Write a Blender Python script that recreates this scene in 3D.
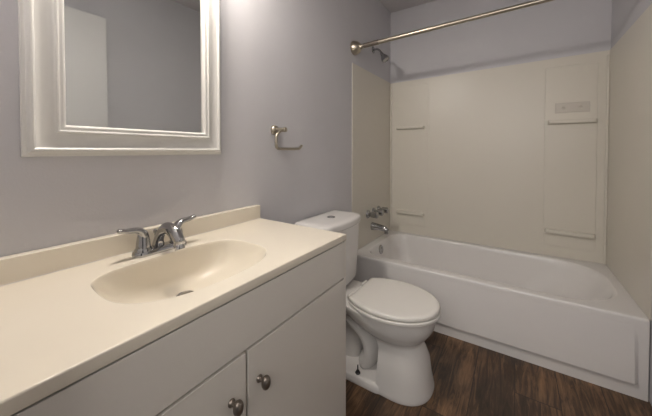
import bpy, bmesh, math, random
from mathutils import Vector, Matrix
for o in list(bpy.data.objects): bpy.data.objects.remove(o, do_unlink=True)
S = bpy.context.scene
C = S.collection
PI = math.pi
# ------------------------------------------------------------------ camera, world, light, exposure
cam_d = bpy.data.cameras.new('camera'); cam = bpy.data.objects.new('camera', cam_d); C.objects.link(cam)
cam_d.sensor_fit = 'HORIZONTAL'; cam_d.sensor_width = 36.0; cam_d.lens = 287.83 * 36.0 / 652
cam_d.shift_y = -(208 - 156.29) / 652
cam_d.clip_start = 0.01
cam.location = (1.0104, 0.0, 1.1353)
cam.rotation_euler = (math.radians(90 - 1.089), 0, math.radians(33.503))
S.camera = cam
S.view_settings.view_transform = 'Standard'; S.view_settings.look = 'None'
S.view_settings.exposure = 0.31; S.view_settings.gamma = 1.0
S.view_settings.use_curve_mapping = False
W = bpy.data.worlds.new('world'); S.world = W; W.use_nodes = True
W.node_tree.nodes['Background'].inputs[0].default_value = (0.9, 0.93, 1.0, 1)
W.node_tree.nodes['Background'].inputs[1].default_value = 0.06
ld = bpy.data.lights.new('doorway_fill', 'AREA'); ld.shape = 'RECTANGLE'; ld.size = 0.9; ld.size_y = 1.2  # unseen fill lamp, added beyond the doorway behind the camera to brighten the room
ld.energy = 13; ld.color = (1.0, 0.95, 0.9)
lo = bpy.data.objects.new('doorway_fill', ld); C.objects.link(lo)
lo.location = (1.0, -0.75, 1.75); lo.rotation_euler = (math.radians(78), 0, math.radians(6))
LAMP_W = 9.0; LAMP_COL = (1.0, 0.925, 0.845)

# ------------------------------------------------------------------ materials
def nd(nt, t, **kw):
    n = nt.nodes.new(t)
    for k, v in kw.items(): setattr(n, k, v)
    return n
def mat(name, col, rough=0.5, metal=0.0, spec=0.5, var=0.0, vscale=6.0, bump=0.0, bscale=200.0, coat=0.0, rvar=0.0):
    m = bpy.data.materials.new(name); m.use_nodes = True; nt = m.node_tree
    b = nt.nodes['Principled BSDF']
    b.inputs['Base Color'].default_value = (*col, 1); b.inputs['Roughness'].default_value = rough
    b.inputs['Metallic'].default_value = metal; b.inputs['Specular IOR Level'].default_value = spec
    b.inputs['Coat Weight'].default_value = coat; b.inputs['Coat Roughness'].default_value = 0.05
    tc = nd(nt, 'ShaderNodeTexCoord')
    n = nd(nt, 'ShaderNodeTexNoise'); n.inputs['Scale'].default_value = vscale; n.inputs['Detail'].default_value = 4
    nt.links.new(tc.outputs['Object'], n.inputs['Vector'])
    if var > 0:
        mx = nd(nt, 'ShaderNodeMix', data_type='RGBA')
        mx.inputs[6].default_value = (*[c * (1 - var) for c in col], 1)
        mx.inputs[7].default_value = (*[min(1, c * (1 + var)) for c in col], 1)
        nt.links.new(n.outputs['Fac'], mx.inputs[0]); nt.links.new(mx.outputs[2], b.inputs['Base Color'])
    if rvar > 0:
        mr = nd(nt, 'ShaderNodeMapRange'); mr.inputs[3].default_value = max(0, rough - rvar); mr.inputs[4].default_value = rough + rvar
        nt.links.new(n.outputs['Fac'], mr.inputs[0]); nt.links.new(mr.outputs[0], b.inputs['Roughness'])
    if bump > 0:
        n2 = nd(nt, 'ShaderNodeTexNoise'); n2.inputs['Scale'].default_value = bscale; n2.inputs['Detail'].default_value = 2
        nt.links.new(tc.outputs['Object'], n2.inputs['Vector'])
        bp = nd(nt, 'ShaderNodeBump'); bp.inputs['Strength'].default_value = bump; bp.inputs['Distance'].default_value = 0.002
        nt.links.new(n2.outputs['Fac'], bp.inputs['Height']); nt.links.new(bp.outputs[0], b.inputs['Normal'])
    return m
M = {}
M['wall'] = mat('wall_paint', (0.585, 0.578, 0.60), 0.55, var=0.03, bump=0.25, bscale=140, spec=0.35)
M['ceiling'] = mat('ceiling_paint', (0.58, 0.555, 0.56), 0.8, var=0.04, bump=0.6, bscale=90, spec=0.2)
M['door'] = mat('door_paint', (0.62, 0.61, 0.60), 0.45, var=0.02)
M['frame'] = mat('mirror_frame_paint', (0.72, 0.71, 0.68), 0.32, var=0.02, spec=0.5)
M['glass'] = mat('mirror_silver', (0.61, 0.625, 0.615), 0.03, metal=1.0, rvar=0.02, vscale=3)
M['marble'] = mat('cultured_marble', (0.77, 0.71, 0.60), 0.15, var=0.03, vscale=5, spec=0.5)
M['cab'] = mat('cabinet_paint', (0.70, 0.665, 0.61), 0.38, var=0.02, vscale=3, spec=0.4)
M['dark'] = mat('dark_gap', (0.03, 0.025, 0.02), 0.8)
M['chrome'] = mat('chrome', (0.43, 0.43, 0.435), 0.05, metal=1.0, rvar=0.03)
M['nickel'] = mat('brushed_nickel', (0.45, 0.405, 0.33), 0.33, metal=1.0, rvar=0.06, vscale=60)
M['bronze'] = mat('dark_pewter', (0.25, 0.215, 0.185), 0.34, metal=0.9, var=0.15, vscale=90)
M['china'] = mat('vitreous_china', (0.74, 0.72, 0.70), 0.12, var=0.01, spec=0.5)
M['seat'] = mat('seat_plastic', (0.76, 0.74, 0.70), 0.25, var=0.01)
M['tub'] = mat('tub_enamel', (0.76, 0.74, 0.725), 0.14, var=0.015, spec=0.5)
M['surround'] = mat('surround_plastic', (0.67, 0.635, 0.56), 0.34, var=0.025, vscale=2.5, spec=0.4)
M['soap'] = mat('surround_soap_plate', (0.56, 0.52, 0.46), 0.3, var=0.02)
M['black'] = mat('black_bolt', (0.02, 0.02, 0.02), 0.5, var=0.2)
M['caulk'] = mat('caulk', (0.60, 0.57, 0.52), 0.5, var=0.1, vscale=30)
def shade_mat():
    m = bpy.data.materials.new('frosted_shade'); m.use_nodes = True; nt = m.node_tree
    b = nt.nodes['Principled BSDF']
    b.inputs['Base Color'].default_value = (0.9, 0.86, 0.78, 1); b.inputs['Roughness'].default_value = 0.4
    b.inputs['Emission Color'].default_value = (*LAMP_COL, 1); b.inputs['Emission Strength'].default_value = 0.9
    n = nd(nt, 'ShaderNodeTexNoise'); n.inputs['Scale'].default_value = 20
    return m
M['shade'] = shade_mat()
def bulb_mat():
    m = bpy.data.materials.new('lit_bulb'); m.use_nodes = True
    b = m.node_tree.nodes['Principled BSDF']
    b.inputs['Emission Color'].default_value = (*LAMP_COL, 1); b.inputs['Emission Strength'].default_value = 12
    return m
M['bulb'] = bulb_mat()
def floor_mat():
    m = bpy.data.materials.new('wood_plank'); m.use_nodes = True; nt = m.node_tree; L = nt.links.new
    b = nt.nodes['Principled BSDF']; tc = nd(nt, 'ShaderNodeTexCoord'); sp = nd(nt, 'ShaderNodeSeparateXYZ')
    L(tc.outputs['Object'], sp.inputs[0])
    def mt(op, a, bb=None, c=None):
        n = nd(nt, 'ShaderNodeMath', operation=op)
        for i, v in enumerate((a, bb, c)):
            if v is None: continue
            if isinstance(v, (int, float)): n.inputs[i].default_value = v
            else: L(v, n.inputs[i])
        return n.outputs[0]
    u = mt('DIVIDE', mt('SUBTRACT', sp.outputs[0], 0.843), 0.172)
    row = mt('FLOOR', u); fu = mt('FRACT', u)
    off = mt('FRACT', mt('ADD', mt('MULTIPLY', row, 0.37), 0.297))
    v = mt('ADD', mt('DIVIDE', sp.outputs[1], 1.2), off)
    col = mt('FLOOR', v); fv = mt('FRACT', v)
    cv = nd(nt, 'ShaderNodeCombineXYZ'); L(row, cv.inputs[0]); L(col, cv.inputs[1])
    wn = nd(nt, 'ShaderNodeTexWhiteNoise', noise_dimensions='2D'); L(cv.outputs[0], wn.inputs[0])
    # grain along y, shifted per plank
    gv = nd(nt, 'ShaderNodeCombineXYZ')
    L(mt('ADD', mt('MULTIPLY', sp.outputs[0], 34), mt('MULTIPLY', wn.outputs[0], 50)), gv.inputs[0])
    L(mt('MULTIPLY', sp.outputs[1], 3.0), gv.inputs[1]); L(mt('MULTIPLY', wn.outputs[0], 31), gv.inputs[2])
    g = nd(nt, 'ShaderNodeTexNoise'); g.inputs['Scale'].default_value = 1.0; g.inputs['Detail'].default_value = 9
    g.inputs['Roughness'].default_value = 0.72; g.inputs['Distortion'].default_value = 1.6; L(gv.outputs[0], g.inputs['Vector'])
    gv2 = nd(nt, 'ShaderNodeCombineXYZ')
    L(mt('ADD', mt('MULTIPLY', sp.outputs[0], 5), mt('MULTIPLY', wn.outputs[0], 17)), gv2.inputs[0]); L(mt('MULTIPLY', sp.outputs[1], 2.2), gv2.inputs[1])
    g2 = nd(nt, 'ShaderNodeTexNoise'); g2.inputs['Scale'].default_value = 1.4; g2.inputs['Detail'].default_value = 5; L(gv2.outputs[0], g2.inputs['Vector'])
    f = mt('ADD', mt('ADD', mt('MULTIPLY', g.outputs[0], 0.75), mt('MULTIPLY', g2.outputs[0], 0.5)), mt('MULTIPLY', mt('SUBTRACT', wn.outputs[0], 0.5), 0.12))
    cr = nd(nt, 'ShaderNodeValToRGB'); L(f, cr.inputs[0])
    e = cr.color_ramp.elements
    e[0].position = 0.45; e[0].color = (0.013, 0.0068, 0.0036, 1)
    e[1].position = 0.78; e[1].color = (0.25, 0.138, 0.069, 1)
    k = e.new(0.60); k.color = (0.056, 0.031, 0.0165, 1)
    # seams
    s1 = mt('LESS_THAN', mt('ABSOLUTE', mt('SUBTRACT', fu, 0.5)), 0.492); s2 = mt('LESS_THAN', mt('ABSOLUTE', mt('SUBTRACT', fv, 0.5)), 0.4985)
    s = mt('MULTIPLY', s1, s2)
    mx = nd(nt, 'ShaderNodeMix', data_type='RGBA'); mx.inputs[6].default_value = (0.012, 0.008, 0.006, 1)
    L(s, mx.inputs[0]); L(cr.outputs[0], mx.inputs[7]); L(mx.outputs[2], b.inputs['Base Color'])
    b.inputs['Roughness'].default_value = 0.42
    bp = nd(nt, 'ShaderNodeBump'); bp.inputs['Strength'].default_value = 0.25; bp.inputs['Distance'].default_value = 0.002
    L(g.outputs[0], bp.inputs['Height']); L(bp.outputs[0], b.inputs['Normal'])
    return m
M['floor'] = floor_mat()

# ------------------------------------------------------------------ mesh helpers (all in world coordinates)
def box(bm, x0, x1, y0, y1, z0, z1, bev=0.0, seg=2):
    t = bmesh.new()
    bmesh.ops.create_cube(t, size=1.0)
    for v in t.verts:
        v.co = Vector(((x0 + x1) / 2 + v.co.x * (x1 - x0), (y0 + y1) / 2 + v.co.y * (y1 - y0), (z0 + z1) / 2 + v.co.z * (z1 - z0)))
    if bev > 0: bmesh.ops.bevel(t, geom=list(t.edges), offset=bev, segments=seg, profile=0.5, affect='EDGES', clamp_overlap=True)
    merge(bm, t)
def merge(bm, t):
    me = bpy.data.meshes.new('tmp'); t.to_mesh(me); t.free(); bm.from_mesh(me); bpy.data.meshes.remove(me)
def loft(bm, rings, cap0=True, cap1=True, closed=False):
    rs = [[bm.verts.new(p) for p in r] for r in rings]
    n = len(rs[0])
    pairs = list(zip(rs[:-1], rs[1:])) + ([(rs[-1], rs[0])] if closed else [])
    for a, b in pairs:
        for i in range(n):
            j = (i + 1) % n
            try: bm.faces.new((a[i], a[j], b[j], b[i]))
            except ValueError: pass
    if not closed:
        if cap0: bm.faces.new(list(reversed(rs[0])))
        if cap1: bm.faces.new(rs[-1])
def lathe(bm, prof, origin, axis=(0, 0, 1), n=28, sq=None):
    """prof: list of (radius, height along axis)."""
    ax = Vector(axis).normalized(); q = Vector((0, 0, 1)).rotation_difference(ax); o = Vector(origin)
    rings = []
    for r, h in prof:
        ring = []
        for i in range(n):
            a = 2 * PI * i / n
            p = Vector((r * math.cos(a) * (sq[0] if sq else 1), r * math.sin(a) * (sq[1] if sq else 1), h))
            ring.append(o + q @ p)
        rings.append(ring)
    loft(bm, rings)
def smooth_path(pts, k=6):
    P = [Vector(p) for p in pts]; P = [2 * P[0] - P[1]] + P + [2 * P[-1] - P[-2]]; out = []
    for i in range(1, len(P) - 2):
        for s in range(k):
            t = s / k
            out.append(0.5 * ((2 * P[i]) + (-P[i - 1] + P[i + 1]) * t + (2 * P[i - 1] - 5 * P[i] + 4 * P[i + 1] - P[i + 2]) * t * t + (-P[i - 1] + 3 * P[i] - 3 * P[i + 1] + P[i + 2]) * t ** 3))
    out.append(P[-2]); return out
def tube(bm, pts, rad, n=16, smooth=6, ell=(1, 1), up=(0, 0, 1), endround=True):
    """rad: number or list matched to pts; ell scales (side, up) of the section."""
    if isinstance(rad, (int, float)): rad = [rad] * len(pts)
    if smooth > 1:
        path = smooth_path(pts, smooth); rr = [v.x for v in smooth_path([(r, 0, 0) for r in rad], smooth)]
    else: path = [Vector(p) for p in pts]; rr = list(rad)
    rings = []; N = len(path); U = Vector(up)
    for i, p in enumerate(path):
        t = (path[min(i + 1, N - 1)] - path[max(i - 1, 0)]).normalized()
        s = t.cross(U)
        if s.length < 1e-3: s = t.cross(Vector((1, 0, 0)))
        s.normalize(); u = s.cross(t).normalized()
        rings.append((p, s, u, t, rr[i]))
    out = []
    def ring(p, s, u, r): return [p + s * (r * ell[0] * math.cos(2 * PI * k / n)) + u * (r * ell[1] * math.sin(2 * PI * k / n)) for k in range(n)]
    if endround is True:
        p, s, u, t, r = rings[0]
        for a in (0.25, 0.6, 0.87): out.append(ring(p - t * r * 0.7 * math.sqrt(1 - a * a), s, u, r * a))
    for p, s, u, t, r in rings: out.append(ring(p, s, u, r))
    if endround:
        p, s, u, t, r = rings[-1]
        for a in (0.87, 0.6, 0.25): out.append(ring(p + t * r * 0.7 * math.sqrt(1 - a * a), s, u, r * a))
    loft(bm, out)
def rr(x0, x1, y0, y1, r, z, k=10):
    """rounded rectangle ring, r = one radius or (x0y0, x1y0, x1y1, x0y1); k arc points per corner plus edge midpoints."""
    R = [r] * 4 if isinstance(r, (int, float)) else list(r)
    cs = [(x0 + R[0], y0 + R[0], PI, R[0]), (x1 - R[1], y0 + R[1], 1.5 * PI, R[1]), (x1 - R[2], y1 - R[2], 0, R[2]), (x0 + R[3], y1 - R[3], 0.5 * PI, R[3])]
    out = []
    for cx, cy, a0, q in cs:
        for i in range(k + 1):
            a = a0 + 0.5 * PI * i / k; out.append(Vector((cx + q * math.cos(a), cy + q * math.sin(a), z)))
    res = []
    for i, p in enumerate(out):
        res.append(p)
        if i % (k + 1) == k:
            nx = out[(i + 1) % len(out)]
            for t in (0.25, 0.5, 0.75): res.append(p.lerp(nx, t))
    return res
def outline(xb, xc, xt, hw, wb, z, cy, n=18, p=2.0):
    """toilet outline: flat back at xb (half width wb), widest at xc, round tip at xt."""
    pts = []
    def w(x):
        if x >= xc:
            t = min(1, (x - xc) / (xt - xc)); return hw * (max(0, 1 - t ** p)) ** (1 / p)
        t = (xc - x) / (xc - xb); return wb + (hw - wb) * (1 - t * t)
    xs = [xb + (xc - xb) * i / (n // 2) for i in range(n // 2)] + [xc + (xt - xc) * math.sin(0.5 * PI * i / n) for i in range(n)]
    for x in xs: pts.append(Vector((x, cy - w(x), z)))
    pts.append(Vector((xt, cy, z)))
    for x in reversed(xs): pts.append(Vector((x, cy + w(x), z)))
    for t in (0.75, 0.5, 0.25): pts.append(Vector((xb, cy - wb + 2 * wb * t, z)))
    return pts
OFF = {}
def obj(name, bm, m, parent=None, label=None, sharp=38, kind=None):
    bmesh.ops.recalc_face_normals(bm, faces=bm.faces)
    base = OFF.get(parent.name, Vector((0, 0, 0))) if parent else Vector((0, 0, 0))
    for v in bm.verts: v.co -= base
    for f in bm.faces: f.smooth = True
    for e in bm.edges:
        if len(e.link_faces) == 2 and e.calc_face_angle(0) > math.radians(sharp): e.smooth = False
    me = bpy.data.meshes.new(name); bm.to_mesh(me); bm.free()
    o = bpy.data.objects.new(name, me); C.objects.link(o)
    if isinstance(m, (list, tuple)):
        for q in m: me.materials.append(q)
    else: me.materials.append(m)
    if parent: o.parent = parent
    wn = o.modifiers.new('weighted_normal', 'WEIGHTED_NORMAL'); wn.keep_sharp = True
    OFF[o.name] = base
    if label: o['label'] = label
    if kind: o['kind'] = kind
    return o
def thing(name, label, cat, loc, group=None):
    o = bpy.data.objects.new(name, None); C.objects.link(o); o.location = loc; o.empty_display_size = 0.05
    o['label'] = label; o['category'] = cat
    if group: o['group'] = group
    OFF[o.name] = Vector(loc); return o
def B(): return bmesh.new()
def bx(name, dims, m, parent=None, bev=0.0, seg=2, label=None, kind=None):
    b = B(); box(b, *dims, bev, seg); return obj(name, b, m, parent, label, kind=kind)

# ------------------------------------------------------------------ setting
XR, YB, ZC, YN = 1.524, 2.638, 2.443, 0.02
def struct(name, dims, m): return bx(name, dims, M[m], kind='structure')
struct('floor', (-0.1, XR + 0.1, -0.12, YB + 0.1, -0.1, 0.0), 'floor')
struct('ceiling', (-0.1, XR + 0.1, -0.12, YB + 0.1, ZC, ZC + 0.1), 'ceiling')
struct('wall_left', (-0.1, 0, -0.12, YB + 0.1, 0, ZC), 'wall')
struct('wall_back', (0, XR, YB, YB + 0.1, 0, ZC), 'wall')
struct('wall_right', (XR, XR + 0.1, -0.12, YB + 0.1, 0, ZC), 'wall')
b = B(); box(b, 0, 0.60, -0.12, YN, 0, ZC); box(b, 1.43, XR, -0.12, YN, 0, ZC); box(b, 0.60, 1.43, -0.12, YN, 2.07, ZC)
obj('wall_front', b, M['wall'], kind='structure')
# door standing open in front of the right wall (seen in the mirror)
b = B(); box(b, 1.402, 1.437, 0.036, 0.842, 0.012, 2.054, 0.002)
dr = obj('door_1', b, M['door'], kind='structure')
b = B()
for sx, d in ((1.402, -1), (1.437, 1)):
    lathe(b, [(0.028, 0), (0.028, 0.006), (0.011, 0.010), (0.011, 0.026), (0.024, 0.034), (0.026, 0.045), (0.018, 0.056), (0.002, 0.058)], (sx, 0.780, 0.95), (d, 0, 0), 20)
obj('door_handle', b, M['nickel'], dr)

# ------------------------------------------------------------------ bathtub
TX0, TX1, TY0, TY1, TZ = 0.004, 1.520, 1.871, 2.634, 0.373
tub = thing('bathtub', 'white alcove bathtub with a plain front apron along the far end of the room', 'bathtub', (0.762, 2.25, 0))
b = B()
k = 10
def bas(x0, x1, y0, y1, r0, r1, z): return rr(x0, x1, y0, y1, (r0, r1, r1, r0), z, k)
rings = [rr(TX0, TX1, TY0, TY1, 0.004, 0, k), rr(TX0, TX1, TY0 + 0.0015, TY1, 0.004, 0.064, k), rr(TX0, TX1, TY0, TY1, 0.004, 0.12, k), rr(TX0, TX1, TY0, TY1, 0.004, 0.34, k), rr(TX0, TX1, TY0, TY1, 0.005, 0.360, k),
         rr(TX0, TX1, TY0 + 0.002, TY1, 0.006, 0.367, k), rr(TX0, TX1, TY0 + 0.006, TY1, 0.008, 0.3715, k), rr(TX0, TX1, TY0 + 0.013, TY1, 0.010, TZ, k),
         rr(TX0 + 0.02, TX1 - 0.02, TY0 + 0.035, TY1 - 0.015, 0.05, TZ, k),
         bas(0.062, 1.478, 1.932, 2.588, 0.13, 0.26, TZ), bas(0.067, 1.470, 1.937, 2.584, 0.13, 0.26, TZ - 0.003), bas(0.074, 1.458, 1.946, 2.577, 0.13, 0.255, TZ - 0.014),
         bas(0.082, 1.435, 1.953, 2.571, 0.13, 0.25, TZ - 0.05), bas(0.100, 1.36, 1.965, 2.555, 0.14, 0.25, 0.22), bas(0.125, 1.27, 1.985, 2.535, 0.14, 0.24, 0.12),
         bas(0.16, 1.20, 2.02, 2.50, 0.14, 0.22, 0.075), bas(0.22, 1.12, 2.07, 2.45, 0.12, 0.18, 0.062), bas(0.4, 0.9, 2.2, 2.32, 0.05, 0.05, 0.058)]
loft(b, rings)
obj('tub_shell', b, M['tub'], tub, sharp=50)
# apron: swells out towards its lower edge, above a recessed toe strip
b = B()
def prof_y(z): t = max(0, min(1, (z - 0.075) / 0.26)); return TY0 - 0.020 * (1 - t) ** 1.0
zs = [0.068, 0.0695, 0.074, 0.14, 0.20, 0.26, 0.30, 0.335]
x0, x1 = 0.03, 1.472
rows = []
for i, z in enumerate(zs):
    y = prof_y(z) + (0.006 if i == 0 else 0.0018 if i == 1 else 0)
    rows.append([b.verts.new(v) for v in ((x0 - 0.004, TY0 + 0.001, z), (x0, y + 0.002, z), (x0 + 0.004, y, z), (x1 - 0.004, y, z), (x1, y + 0.002, z), (x1 + 0.014, TY0 + 0.001, z))])
for a, c in zip(rows[:-1], rows[1:]):
    for i in range(5): b.faces.new((a[i], a[i + 1], c[i + 1], c[i]))
b.faces.new(list(reversed(rows[0]))); b.faces.new(rows[-1])
obj('apron', b, M['tub'], tub)
b = B(); lathe(b, [(0.038, 0), (0.038, 0.004), (0.032, 0.009), (0.012, 0.011), (0.003, 0.011)], (0.082, 2.222, 0.320), (1, 0, 0.12), 24)
ov = obj('overflow_plate', b, M['chrome'], tub, label='chrome overflow plate')
b = B()
b.free()
for dz in (-0.014, 0.014):
    b = B(); lathe(b, [(0.005, 0), (0.004, 0.003), (0.001, 0.004)], (0.0925, 2.222, 0.320 + dz), (1, 0, 0.12), 10); obj('screw', b, M['bronze'], ov)

# ------------------------------------------------------------------ tub surround
sur = thing('tub_surround', 'cream plastic wall surround with molded shelves above the bathtub', 'tub surround', (0.762, 2.63, TZ))
ST = 1.779
def tilt(bm):                                     # the panels' top edge is not quite level
    for v in bm.verts:
        if v.co.z > 1.7: v.co.z += -0.006 + 0.028 * v.co.x / XR + (0.012 * (2.63 - v.co.y) if v.co.x > 1.51 else 0)
b = B(); box(b, 0.0035, XR - 0.0035, 2.628, YB - 0.0005, TZ + 0.001, ST, 0.002); tilt(b); obj('back_panel', b, M['surround'], sur)
b = B(); box(b, 0.0005, 0.0045, TY0 - 0.002, 2.628, TZ + 0.001, ST, 0.002); obj('side_panel', b, M['surround'], sur)
b = B(); box(b, XR - 0.0065, XR - 0.0005, TY0 - 0.002, 2.628, TZ + 0.001, ST, 0.002); tilt(b); obj('side_panel', b, M['surround'], sur)
# corner strips
b = B(); box(b, 0.006, 0.022, 2.612, 2.629, TZ + 0.001, ST - 0.01, 0.007, 3); obj('corner_strip', b, M['surround'], sur)
b = B(); box(b, XR - 0.022, XR - 0.006, 2.612, 2.629, TZ + 0.001, ST - 0.01, 0.007, 3); obj('corner_strip', b, M['surround'], sur)
def emboss(bm, x0, x1, z0, z1, r, d=0.003, w=0.004):
    y = 2.628
    def ring(i, yy): return [Vector((p.x, yy, p.y)) for p in rr(x0 + i, x1 - i, z0 + i, z1 - i, r, 0, 6)]
    loft(bm, [ring(0, y + 0.002), ring(0, y - d * 0.3), ring(w * 0.5, y - d), ring(w, y - d)], cap0=False)
b = B(); emboss(b, 1.178, 1.462, 0.450, 1.732, 0.012, 0.004); obj('molded_column', b, M['surround'], sur)
b = B(); emboss(b, 0.045, 0.362, 0.450, 1.735, 0.03, 0.0022); obj('molded_column', b, M['surround'], sur)
b = B(); emboss(b, 0.070, 0.343, 0.457, 0.580, 0.006, 0.005); obj('molded_box', b, M['surround'], sur)
def shelf(x0, x1, z, d, h, label=None):
    b = B(); y = 2.626
    pr = [(0.002, -h), (-d * 0.7, -h), (-d * 0.9, -h * 0.93), (-d * 0.98, -h * 0.8), (-d, -0.006), (-d + 0.002, -0.001), (-d + 0.006, 0.0), (0.002, 0.0)]
    n = 8; rings = []
    xs = [(x0, 0.55), (x0 + 0.006, 0.9), (x0 + 0.014, 1.0), (x1 - 0.014, 1.0), (x1 - 0.006, 0.9), (x1, 0.55)]
    for x, s in xs: rings.append([Vector((x, y + a * s if a < 0 else y + a, z + c)) for a, c in pr])
    loft(b, rings); return obj('shelf', b, M['surround'], sur, label)
shelf(1.196, 1.458, 1.352, 0.034, 0.026, 'upper right molded shelf'); shelf(1.185, 1.458, 0.572, 0.034, 0.030, 'lower right molded shelf')
shelf(0.072, 0.325, 1.358, 0.030, 0.024, 'upper left molded shelf'); shelf(0.075, 0.328, 0.578, 0.030, 0.026, 'lower left molded shelf')
b = B()
def sring(i, yy): return [Vector((p.x, yy, p.y)) for p in rr(1.240 + i, 1.420 - i, 1.405 + i, 1.470 - i, 0.004, 0, 6)]
loft(b, [sring(-0.004, 2.6245), sring(-0.003, 2.6220), sring(0.001, 2.6220), sring(0.003, 2.6236)], cap0=False)
sd = obj('soap_plate', b, M['soap'], sur, label='molded soap rest plate')
b = B()
b.free()
for x in (1.283, 1.375):
    b = B(); lathe(b, [(0.010, 0), (0.008, 0.002), (0.003, 0.003), (0.001, 0.003)], (x, 2.6236, 1.437), (0, -1, 0), 14); obj('stud', b, M['soap'], sd)

# ------------------------------------------------------------------ shower rod
RY, RZ = 1.890, 1.890
RT = Vector((1.524, 0, 0.040)).normalized()
rod = thing('shower_rod', 'brushed metal shower curtain rod with bell flanges above the tub', 'curtain rod', (0.762, RY, RZ))
def flange(x, d):
    b = B(); lathe(b, [(0.047, 0.0008), (0.050, 0.004), (0.051, 0.012), (0.049, 0.022), (0.045, 0.034), (0.038, 0.046), (0.029, 0.055), (0.022, 0.058), (0.020, 0.0585), (0.0175, 0.072), (0.0165, 0.074)], (x, RY, RZ + 0.04 * (x > 1)), (d, 0, 0), 32)
    obj('flange', b, M['nickel'], rod)
flange(0, 1); flange(XR, -1)
b = B(); lathe(b, [(0.0148, 0.060), (0.0148, 0.56)], (0, RY, RZ), RT, 20)
lathe(b, [(0.0130, 0.55), (0.0130, XR - 0.055)], (0, RY, RZ), RT, 20)
obj('tube', b, M['nickel'], rod)
b = B(); lathe(b, [(0.0150, 0.085), (0.0170, 0.087), (0.0170, 0.198), (0.0150, 0.200)], (0, RY, RZ), RT, 20)
obj('sleeve', b, M['bronze'], rod, label='darker ribbed sleeve')

# ------------------------------------------------------------------ shower head
sh = thing('wall_shower', 'chrome shower head on a bent arm high on the left wall', 'shower head', (0, 2.24, 1.979))
b = B(); lathe(b, [(0.030, 0.0008), (0.030, 0.004), (0.022, 0.010), (0.010, 0.012)], (0, 2.24, 1.979), (1, 0, 0), 24); obj('flange', b, M['chrome'], sh)
b = B(); tube(b, [(0.008, 2.24, 1.979), (0.035, 2.24, 1.979), (0.060, 2.24, 1.962), (0.080, 2.24, 1.930)], 0.0085, 14); obj('arm', b, M['chrome'], sh)
b = B(); lathe(b, [(0.010, -0.012), (0.014, 0), (0.015, 0.012), (0.022, 0.022), (0.031, 0.044), (0.034, 0.062), (0.033, 0.068), (0.028, 0.070), (0.024, 0.066), (0.002, 0.066)], (0.077, 2.24, 1.933), (0.55, 0.0, -0.835), 28); obj('spray_head', b, M['chrome'], sh)

# ------------------------------------------------------------------ tub valve handles and spout
PX = 0.0047
def handle(y, lab):
    t = thing('valve_handle', lab, 'faucet handle', (PX, y, 0.620), 'tub valve handles')
    b = B(); lathe(b, [(0.035, 0), (0.035, 0.004), (0.030, 0.011), (0.018, 0.020), (0.013, 0.022), (0.013, 0.030)], (PX, y, 0.620), (1, 0, 0), 24); obj('flange', b, M['chrome'], t)
    b = B()
    prof = [(0.012, 0.028), (0.021, 0.032), (0.0255, 0.038), (0.0250, 0.080), (0.021, 0.089), (0.011, 0.091), (0.002, 0.091)]
    n = 30; rings = []
    for r, h in prof:
        rings.append([Vector((PX + h, y + r * (1 + 0.09 * math.cos(5 * 2 * PI * i / n)) * math.cos(2 * PI * i / n), 0.620 + r * (1 + 0.09 * math.cos(5 * 2 * PI * i / n)) * math.sin(2 * PI * i / n))) for i in range(n)])
    loft(b, rings); obj('knob', b, M['chrome'], t)
handle(2.135, 'chrome tub valve handle nearest the toilet'); handle(2.245, 'middle chrome tub valve handle, above the tub spout'); handle(2.352, 'chrome tub valve handle nearest the back wall of the tub')
sp = thing('tub_spout', 'chrome tub spout below the row of valve handles', 'faucet', (PX, 2.222, 0.500))
b = B(); y = 2.222
tube(b, [(PX + 0.0003, y, 0.503), (0.04, y, 0.503), (0.08, y, 0.501), (0.116, y, 0.496), (0.136, y, 0.486)], [0.034, 0.029, 0.025, 0.023, 0.020], 24, 6, endround='end')
obj('body', b, M['chrome'], sp)
b = B(); lathe(b, [(0.015, 0), (0.017, 0.004), (0.016, 0.018), (0.012, 0.019)], (0.130, y, 0.456), (0, 0, 1), 20); obj('outlet', b, M['chrome'], sp)

# ------------------------------------------------------------------ vanity cabinet
VY0, VY1, VD = 0.026, 0.938, 0.480
van = thing('vanity_cabinet', 'off-white vanity cabinet with two doors under the cream sink top', 'cabinet', (0.22, 0.47, 0))
b = B(); box(b, 0.004, VD - 0.018, VY0, VY0 + 0.016, 0.10, 0.799, 0.001); box(b, 0.004, VD, VY1 - 0.016, VY1, 0.10, 0.799, 0.001)
box(b, 0.004, VD - 0.018, VY0 + 0.016, VY1 - 0.016, 0.10, 0.116); box(b, 0.004, 0.012, VY0 + 0.016, VY1 - 0.016, 0.116, 0.799); box(b, VD - 0.036, VD - 0.018, VY0 + 0.016, VY1 - 0.016, 0.116, 0.797)
box(b, 0.004, VD - 0.08, VY0, VY1, 0.0, 0.10, 0.001)
obj('carcass', b, M['cab'], van)
bx('drawer_front', (VD - 0.0175, VD + 0.001, VY0, VY1 - 0.0165, 0.664, 0.7975), M['cab'], van, 0.0022)
def vdoor(y0, y1, ky):
    d = bx('door', (VD - 0.0175, VD + 0.001, y0, y1, 0.105, 0.6575), M['cab'], van, 0.0022)
    b = B(); o = (VD + 0.0008, ky, 0.569)
    lathe(b, [(0.0085, 0), (0.0095, 0.002), (0.0085, 0.005), (0.0055, 0.008), (0.0050, 0.014), (0.0070, 0.017)], o, (1, 0, 0), 20)
    q = []
    for i in range(13):
        a = -PI / 2 + PI * i / 12; q.append((max(0.0006, math.cos(a)), 0.025 + 0.0105 * math.sin(a)))
    # egg-shaped head, taller than wide
    rings = []
    for r, h in q: rings.append([Vector((o[0] + h, o[1] + r * 0.0125 * math.cos(2 * PI * j / 24), o[2] + r * 0.0175 * math.sin(2 * PI * j / 24))) for j in range(24)])
    loft(b, rings)
    obj('knob', b, M['bronze'], d, label='dark pewter egg-shaped knob')
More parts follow.
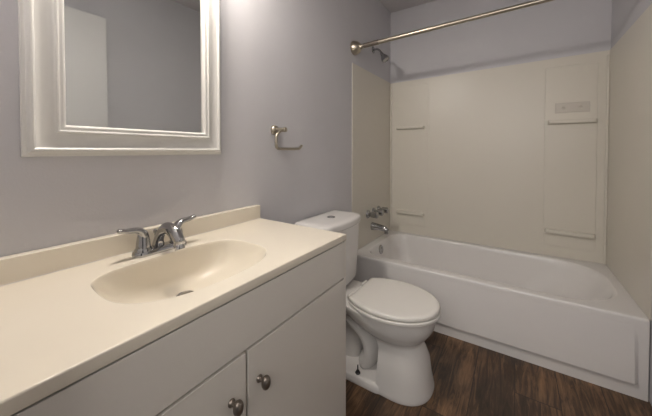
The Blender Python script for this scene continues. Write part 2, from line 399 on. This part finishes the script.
vdoor(VY0, 0.4568, 0.413); vdoor(0.4632, VY1 - 0.0165, 0.497)

# ------------------------------------------------------------------ vanity top with integral sink
KX1, KY0, KY1, KZ = 0.4834, 0.0215, 0.935, 0.8255
top = thing('sink_counter', 'cream cultured marble vanity top with molded sink bowl and backsplash', 'sink', (0.24, 0.47, 0.80))
N = 128; cx, cy = 0.280, 0.453; A, Bq, pw = 0.210, 0.146, 2.45
def sup(s, z, ccx, ccy=cy, pf=pw):
    r = []
    for i in range(N):
        a = 2 * PI * i / N; c, s_ = math.cos(a), math.sin(a)
        p = pf if s_ > 0 else pf + (1.5 if s > 0.5 else 1.5 * s / 0.5) * max(0, min(1, -s_ * 3))
        r.append(Vector((ccx + s * Bq * math.copysign(abs(s_) ** (2 / p), s_), ccy + s * A * math.copysign(abs(c) ** (2 / p), c), z)))
    return r
def rect_ring(x0, x1, y0, y1, z):
    out = []
    base = sup(1, z, cx)
    for q in base:
        dx, dy = q.x - cx, q.y - cy; t = 1e9
        if dx > 1e-9: t = min(t, (x1 - cx) / dx)
        if dx < -1e-9: t = min(t, (x0 - cx) / dx)
        if dy > 1e-9: t = min(t, (y1 - cy) / dy)
        if dy < -1e-9: t = min(t, (y0 - cy) / dy)
        out.append(Vector((cx + dx * t, cy + dy * t, z)))
    for X, Y in ((x0, y0), (x0, y1), (x1, y0), (x1, y1)):
        i = min(range(N), key=lambda j: (out[j].x - X) ** 2 + (out[j].y - Y) ** 2); out[i] = Vector((X, Y, z))
    return out
KX0 = 0.001
rings = [rect_ring(KX0, KX1 - 0.003, KY0, KY1 - 0.003, 0.8005), rect_ring(KX0, KX1, KY0, KY1, 0.803), rect_ring(KX0, KX1, KY0, KY1, KZ - 0.0035),
         rect_ring(KX0, KX1 - 0.0012, KY0, KY1 - 0.0012, KZ - 0.001), rect_ring(KX0, KX1 - 0.0035, KY0, KY1 - 0.0035, KZ)]
prof = [(1.012, 0.0, 0), (1.004, 0.0006, 0), (0.996, 0.0030, 0), (0.986, 0.009, .01), (0.970, 0.020, .04), (0.945, 0.035, .09), (0.90, 0.056, .18), (0.84, 0.076, .30), (0.76, 0.095, .44), (0.66, 0.110, .58), (0.54, 0.121, .72), (0.40, 0.129, .86), (0.27, 0.133, .95), (0.16, 0.135, 1.0)]
prof = [(a, d * 0.865, t) for a, d, t in prof]
for s, dz, t in prof: rings.append(sup(s, KZ - dz, cx - 0.078 * t, cy + 0.020 * t, pw - 0.4 * t))
b = B(); loft(b, rings, cap0=False)
obj('countertop', b, M['marble'], top, sharp=55)
b = B(); box(b, 0.001, 0.030, KY0, KY1, KZ - 0.0005, 0.886, 0.003); obj('backsplash', b, M['marble'], top)
b = B(); tube(b, [(0.031, KY0 + 0.002, KZ), (0.031, KY1 - 0.002, KZ)], 0.0022, 8, 1); obj('caulk_line', b, M['caulk'], top)
b = B(); DX = cx - 0.078; DY = cy + 0.020
lathe(b, [(0.026, 0.000), (0.026, 0.0025), (0.023, 0.0035), (0.019, 0.001), (0.018, 0.001), (0.016, 0.006), (0.012, 0.0085), (0.002, 0.0085)], (DX, DY, KZ - 0.1168), (0, 0, 1), 28)
obj('drain', b, M['chrome'], top, label='chrome sink drain with stopper')

# ------------------------------------------------------------------ faucet
FX, FY, FZ = 0.088, 0.460, KZ + 0.0005
fa = thing('sink_faucet', 'chrome two-lever bathroom faucet behind the sink bowl', 'faucet', (FX, FY, FZ))
b = B()
def st(hx, hy, z): return [Vector((FX + p.x, FY + p.y, FZ + z)) for p in rr(-hx, hx, -hy, hy, hx * 0.98, 0, 8)]
loft(b, [st(0.0255, 0.0800, 0), st(0.0258, 0.0803, 0.006), st(0.0240, 0.0785, 0.012), st(0.020, 0.074, 0.0155), st(0.010, 0.06, 0.0165)])
obj('base_plate', b, M['chrome'], fa)
for s, tip in ((-1, (FX + 0.004, 0.347, 0.914)), (1, (FX + 0.004, 0.570, 0.914))):
    b = B(); hy = FY + s * 0.0508
    lathe(b, [(0.0245, 0.010), (0.0235, 0.018), (0.0205, 0.022), (0.0200, 0.0225), (0.0196, 0.024), (0.0180, 0.040), (0.0155, 0.056), (0.0130, 0.066), (0.0085, 0.072), (0.001, 0.074)], (FX, hy, FZ), (0, 0, 1), 26)
    zt = 0.900
    tube(b, [(FX, hy - s * 0.001, 0.882), (FX, hy + s * 0.006, 0.896), (FX + 0.001, hy + s * 0.020, 0.9035), (FX + 0.002, hy + s * 0.045, 0.9065), (tip[0], tip[1], tip[2] - 0.003)], [0.0135, 0.0130, 0.0105, 0.0090, 0.0082], 16, 6, (1.25, 0.85))
    obj('lever', b, M['chrome'], fa)
b = B()
tube(b, [(FX - 0.016, FY, FZ + 0.008), (FX - 0.010, FY, FZ + 0.036), (FX + 0.010, FY, FZ + 0.062), (FX + 0.042, FY, FZ + 0.075), (FX + 0.078, FY, FZ + 0.067), (FX + 0.104, FY, FZ + 0.042)], [0.021, 0.0150, 0.0140, 0.0160, 0.0190, 0.0185], 22, 7, (1.15, 0.85), up=(0, 1, 0), endround='end')
obj('spout', b, M['chrome'], fa)
b = B(); lathe(b, [(0.0135, 0), (0.0145, 0.003), (0.0145, 0.016), (0.012, 0.020)], (FX + 0.1085, FY, FZ + 0.022), (-0.35, 0, 0.94), 20); obj('aerator', b, M['chrome'], fa)
b = B(); tube(b, [(FX - 0.034, FY, FZ + 0.004), (FX - 0.034, FY, FZ + 0.050)], 0.0025, 10, 1); lathe(b, [(0.003, 0), (0.006, 0.003), (0.006, 0.010), (0.002, 0.013)], (FX - 0.034, FY, FZ + 0.048), (0, 0, 1), 14); obj('lift_rod', b, M['chrome'], fa)

# ------------------------------------------------------------------ mirror
mi = thing('wall_mirror', 'rectangular wall mirror in a wide white molded frame above the sink', 'mirror', (0, 0.46, 1.123))
MY0, MY1, MZ0, MZ1 = 0.1745, 0.738, 1.121, 1.880
prof = [(0.0, 0.0006), (0.0, 0.012), (0.0015, 0.0135), (0.006, 0.0138), (0.0085, 0.0155), (0.0098, 0.0195), (0.0120, 0.0255), (0.0150, 0.0285), (0.0185, 0.0290), (0.0215, 0.0265), (0.0235, 0.0230),
        (0.030, 0.0205), (0.040, 0.0182), (0.050, 0.0185), (0.0575, 0.0215), (0.0610, 0.0260), (0.0625, 0.0290), (0.0650, 0.0298), (0.0672, 0.0285), (0.0685, 0.0255), (0.0715, 0.0250), (0.0745, 0.0262), (0.0775, 0.0255), (0.0810, 0.0205), (0.0825, 0.0150), (0.0825, 0.0060), (0.070, 0.0006)]
b = B()
vr = [[b.verts.new((h, y, z)) for y, z in ((MY0 + t, MZ0 + t), (MY1 - t, MZ0 + t), (MY1 - t, MZ1 - t), (MY0 + t, MZ1 - t))] for t, h in prof]
for a, c in list(zip(vr[:-1], vr[1:])) + [(vr[-1], vr[0])]:
    for i in range(4): b.faces.new((a[i], a[(i + 1) % 4], c[(i + 1) % 4], c[i]))
obj('frame', b, M['frame'], mi, sharp=32)
b = B(); box(b, 0.0065, 0.0115, MY0 + 0.075, MY1 - 0.075, MZ0 + 0.075, MZ1 - 0.075); obj('mirror_glass', b, M['glass'], mi)

# ------------------------------------------------------------------ paper holder
ph = thing('toilet_paper_holder', 'brushed nickel open-arm toilet paper holder on the left wall', 'toilet paper holder', (0, 1.055, 1.238))
b = B(); lathe(b, [(0.024, 0.0008), (0.025, 0.004), (0.024, 0.012), (0.020, 0.018), (0.012, 0.021)], (0, 1.055, 1.238), (1, 0, 0), 28); obj('flange', b, M['nickel'], ph)
b = B(); lathe(b, [(0.0105, 0.018), (0.0105, 0.068), (0.0122, 0.069), (0.0122, 0.078), (0.0105, 0.080), (0.002, 0.081)], (0, 1.055, 1.238), (1, 0, 0), 22); obj('post', b, M['nickel'], ph)
b = B(); X = 0.045
tube(b, [(X, 1.055, 1.232), (X, 1.040, 1.222), (X, 1.026, 1.205), (X, 1.0235, 1.180), (X, 1.0245, 1.160), (X, 1.034, 1.148), (X, 1.060, 1.145), (X, 1.130, 1.145), (X, 1.190, 1.146), (X, 1.204, 1.150), (X, 1.220, 1.163)], 0.0072, 14, 5); obj('arm', b, M['nickel'], ph)

# ------------------------------------------------------------------ toilet
TC = 1.383
to = thing('toilet', 'white two-piece toilet with closed lid between the vanity and the tub', 'toilet', (0.36, TC, 0))
b = B()
O = lambda xb, xc, xt, hw, wb, z, p=2.0: outline(xb, xc, xt, hw, wb, z, TC, 18, p)
loft(b, [O(.466, .54, .695, .147, .144, 0.0, 2.3), O(.466, .54, .697, .150, .147, 0.006, 2.3), O(.467, .54, .695, .148, .144, 0.02, 2.3), O(.468, .54, .684, .138, .134, 0.07, 2.3), O(.469, .54, .676, .127, .122, 0.14, 2.3), O(.468, .535, .655, .112, .107, 0.19, 2.3),
         O(.460, .53, .645, .106, .102, 0.215, 2.3), O(.445, .52, .644, .107, .100, 0.228, 2.25), O(.415, .51, .655, .122, .105, 0.242, 2.2), O(.370, .50, .675, .143, .108, 0.262, 2.15), O(.320, .49, .694, .162, .112, 0.290, 2.1), O(.275, .48, .703, .172, .116, 0.322, 2.1), O(.245, .475, .704, .175, .120, 0.350, 2.1), O(.240, .475, .703, .175, .120, 0.362, 2.1), O(.243, .475, .700, .172, .117, 0.366, 2.1)])
# rear deck under the tank
loft(b, [rr(.10, .34, TC - .10, TC + .10, .03, 0.285), rr(.06, .34, TC - .125, TC + .125, .03, 0.315), rr(.04, .34, TC - .132, TC + .132, .03, 0.345), rr(.04, .34, TC - .132, TC + .132, .03, 0.360), rr(.044, .336, TC - .128, TC + .128, .03, 0.3655)])
# foot plate
loft(b, [rr(.085, .52, TC - .152, TC + .152, .06, 0.0), rr(.083, .52, TC - .155, TC + .155, .06, 0.006), rr(.087, .52, TC - .151, TC + .151, .06, 0.026), rr(.095, .52, TC - .143, TC + .143, .06, 0.036), rr(.11, .52, TC - .13, TC + .13, .06, 0.040)])
# trapway bulges
tube(b, [(.50, TC, .14), (.43, TC, .235), (.35, TC, .262), (.285, TC, .215), (.255, TC, .13), (.245, TC, .03)], [.055, .060, .062, .060, .058, .056], 22, 7, (1.45, 1.0), up=(0, 1, 0))
tube(b, [(.29, TC, .265), (.345, TC, .235), (.392, TC, .180), (.402, TC, .115), (.375, TC, .055)], [.045, .048, .047, .046, .046], 22, 6, (1.0, 2.25), up=(0, 1, 0))
tube(b, [(.13, TC, .33), (.15, TC, .20), (.18, TC, .03)], [.055, .05, .045], 18, 6)
obj('bowl', b, M['china'], to, sharp=60)
# seat (a ring) and lid
b = B()
SC = lambda i, z: O(.315 + i, .492, .727 - i, .191 - i, .132 - i * 0.6, z, 2.05)
SI = lambda z: O(.33, .480, .64, .115, .06, z, 2.05)
loft(b, [SI(.3685), SC(.003, .3685), SC(0, .3715), SC(0, .381), SC(.003, .3845), SI(.3845)], closed=True)
obj('seat', b, M['seat'], to)
b = B()
LC = lambda i, z: O(.319 + i, .492, .722 - i, .186 - i, .133 - i * 0.6, z, 2.05)
loft(b, [LC(.003, .3890), LC(0, .3905), LC(0, .3990), LC(.003, .4045), LC(.009, .4080), LC(.022, .4098), LC(.06, .4110), LC(.12, .4118)])
obj('lid', b, M['seat'], to, sharp=60)
for s in (-1, 1):
    b = B(); y = TC + s * 0.080
    box(b, .286, .325, y - 0.014, y + 0.014, .3665, .390, 0.006, 3); tube(b, [(.302, y - 0.022, .390), (.302, y + 0.022, .390)], 0.0085, 14, 1); obj('hinge', b, M['seat'], to)
b = B()
def T(x0, x1, hw, r, z):
    out = rr(x0, x1, TC + 0.009 - hw, TC + 0.011 + hw, (.02, r, r, .02), z)
    for p in out: p.x += 0.016 * (1 - 2.0 * ((p.y - TC - 0.007) / 0.2) ** 2) * max(0, (p.x - x0) / (x1 - x0))   # bowed front
    return out
loft(b, [T(.075, .185, .140, .03, .3665), T(.055, .205, .170, .045, .374), T(.042, .214, .181, .05, .395), T(.034, .216, .191, .04, .50), T(.028, .222, .199, .04, .62), T(.025, .225, .202, .04, .706), T(.035, .212, .186, .04, .7065), T(.035, .212, .186, .04, .7096)])
ta = obj('tank', b, M['china'], to, sharp=60)
b = B()
loft(b, [T(.022, .226, 0.197, .04, .7095), T(.014, .234, 0.206, .045, .7115), T(.012, .236, 0.208, .045, .717), T(.012, .236, 0.208, .045, .736), T(.014, .233, 0.205, .045, .744), T(.021, .225, 0.197, .042, .750), T(.035, .209, .178, .04, .7525), T(.06, .19, .15, .03, .7535)])
tl = obj('tank_lid', b, M['china'], to, sharp=60)
b = B(); lathe(b, [(0.0235, 0.0), (0.0235, 0.003), (0.0215, 0.0045), (0.019, 0.0035), (0.0185, 0.0035), (0.018, 0.0055), (0.002, 0.0058)], (.126, TC + 0.007, .7533), (0, 0, 1), 26); obj('flush_button', b, M['chrome'], tl, label='round chrome flush button')
for s in (-1, 1):
    b = B(); y = TC + s * 0.128
    lathe(b, [(0.013, 0), (0.013, 0.003), (0.009, 0.006), (0.0085, 0.012), (0.0035, 0.013), (0.003, 0.040), (0.001, 0.041)], (.368, y, .0385), (0, 0, 1), 14); obj('floor_bolt', b, M['black'], to, label='dark floor bolt')

# ------------------------------------------------------------------ vanity light above the mirror (just out of the picture; it lights the room)
vl = thing('vanity_light', 'three-bulb nickel vanity light on the wall above the mirror', 'wall lamp', (0, 0.46, 2.155))
LZ = 2.175
b = B(); box(b, 0.0008, 0.022, 0.27, 0.73, LZ - 0.035, LZ + 0.035, 0.006, 3); obj('back_plate', b, M['nickel'], vl)
for y in (0.36, 0.50, 0.64):
    b = B(); tube(b, [(0.02, y, LZ), (0.07, y, LZ + 0.012), (0.115, y, LZ + 0.008), (0.125, y, LZ - 0.012)], 0.007, 12)
    lathe(b, [(0.012, 0), (0.022, -0.004), (0.022, -0.03), (0.018, -0.032)], (0.125, y, LZ - 0.008), (0, 0, 1), 20); arm = obj('arm', b, M['nickel'], vl)
    b = B()
    pr = [(0.024, 0.0), (0.030, -0.02), (0.040, -0.05), (0.050, -0.08), (0.060, -0.105), (0.057, -0.105), (0.047, -0.08), (0.037, -0.05), (0.027, -0.02), (0.021, -0.001)]
    rings = [[Vector((0.125 + r * math.cos(2 * PI * i / 32), y + r * math.sin(2 * PI * i / 32), LZ - 0.022 + h)) for i in range(32)] for r, h in pr]
    loft(b, rings, closed=True); shd = obj('shade', b, M['shade'], arm)
    b = B(); lathe(b, [(0.010, 0), (0.012, -0.012), (0.021, -0.032), (0.025, -0.048), (0.021, -0.064), (0.010, -0.073), (0.001, -0.075)], (0.125, y, LZ - 0.038), (0, 0, 1), 20); obj('bulb', b, M['bulb'], arm)
    l = bpy.data.lights.new('bulb_light', 'POINT'); l.energy = LAMP_W; l.color = LAMP_COL; l.shadow_soft_size = 0.026
    q = bpy.data.objects.new('bulb_light', l); C.objects.link(q); q.location = (0.125, y, LZ - 0.131)
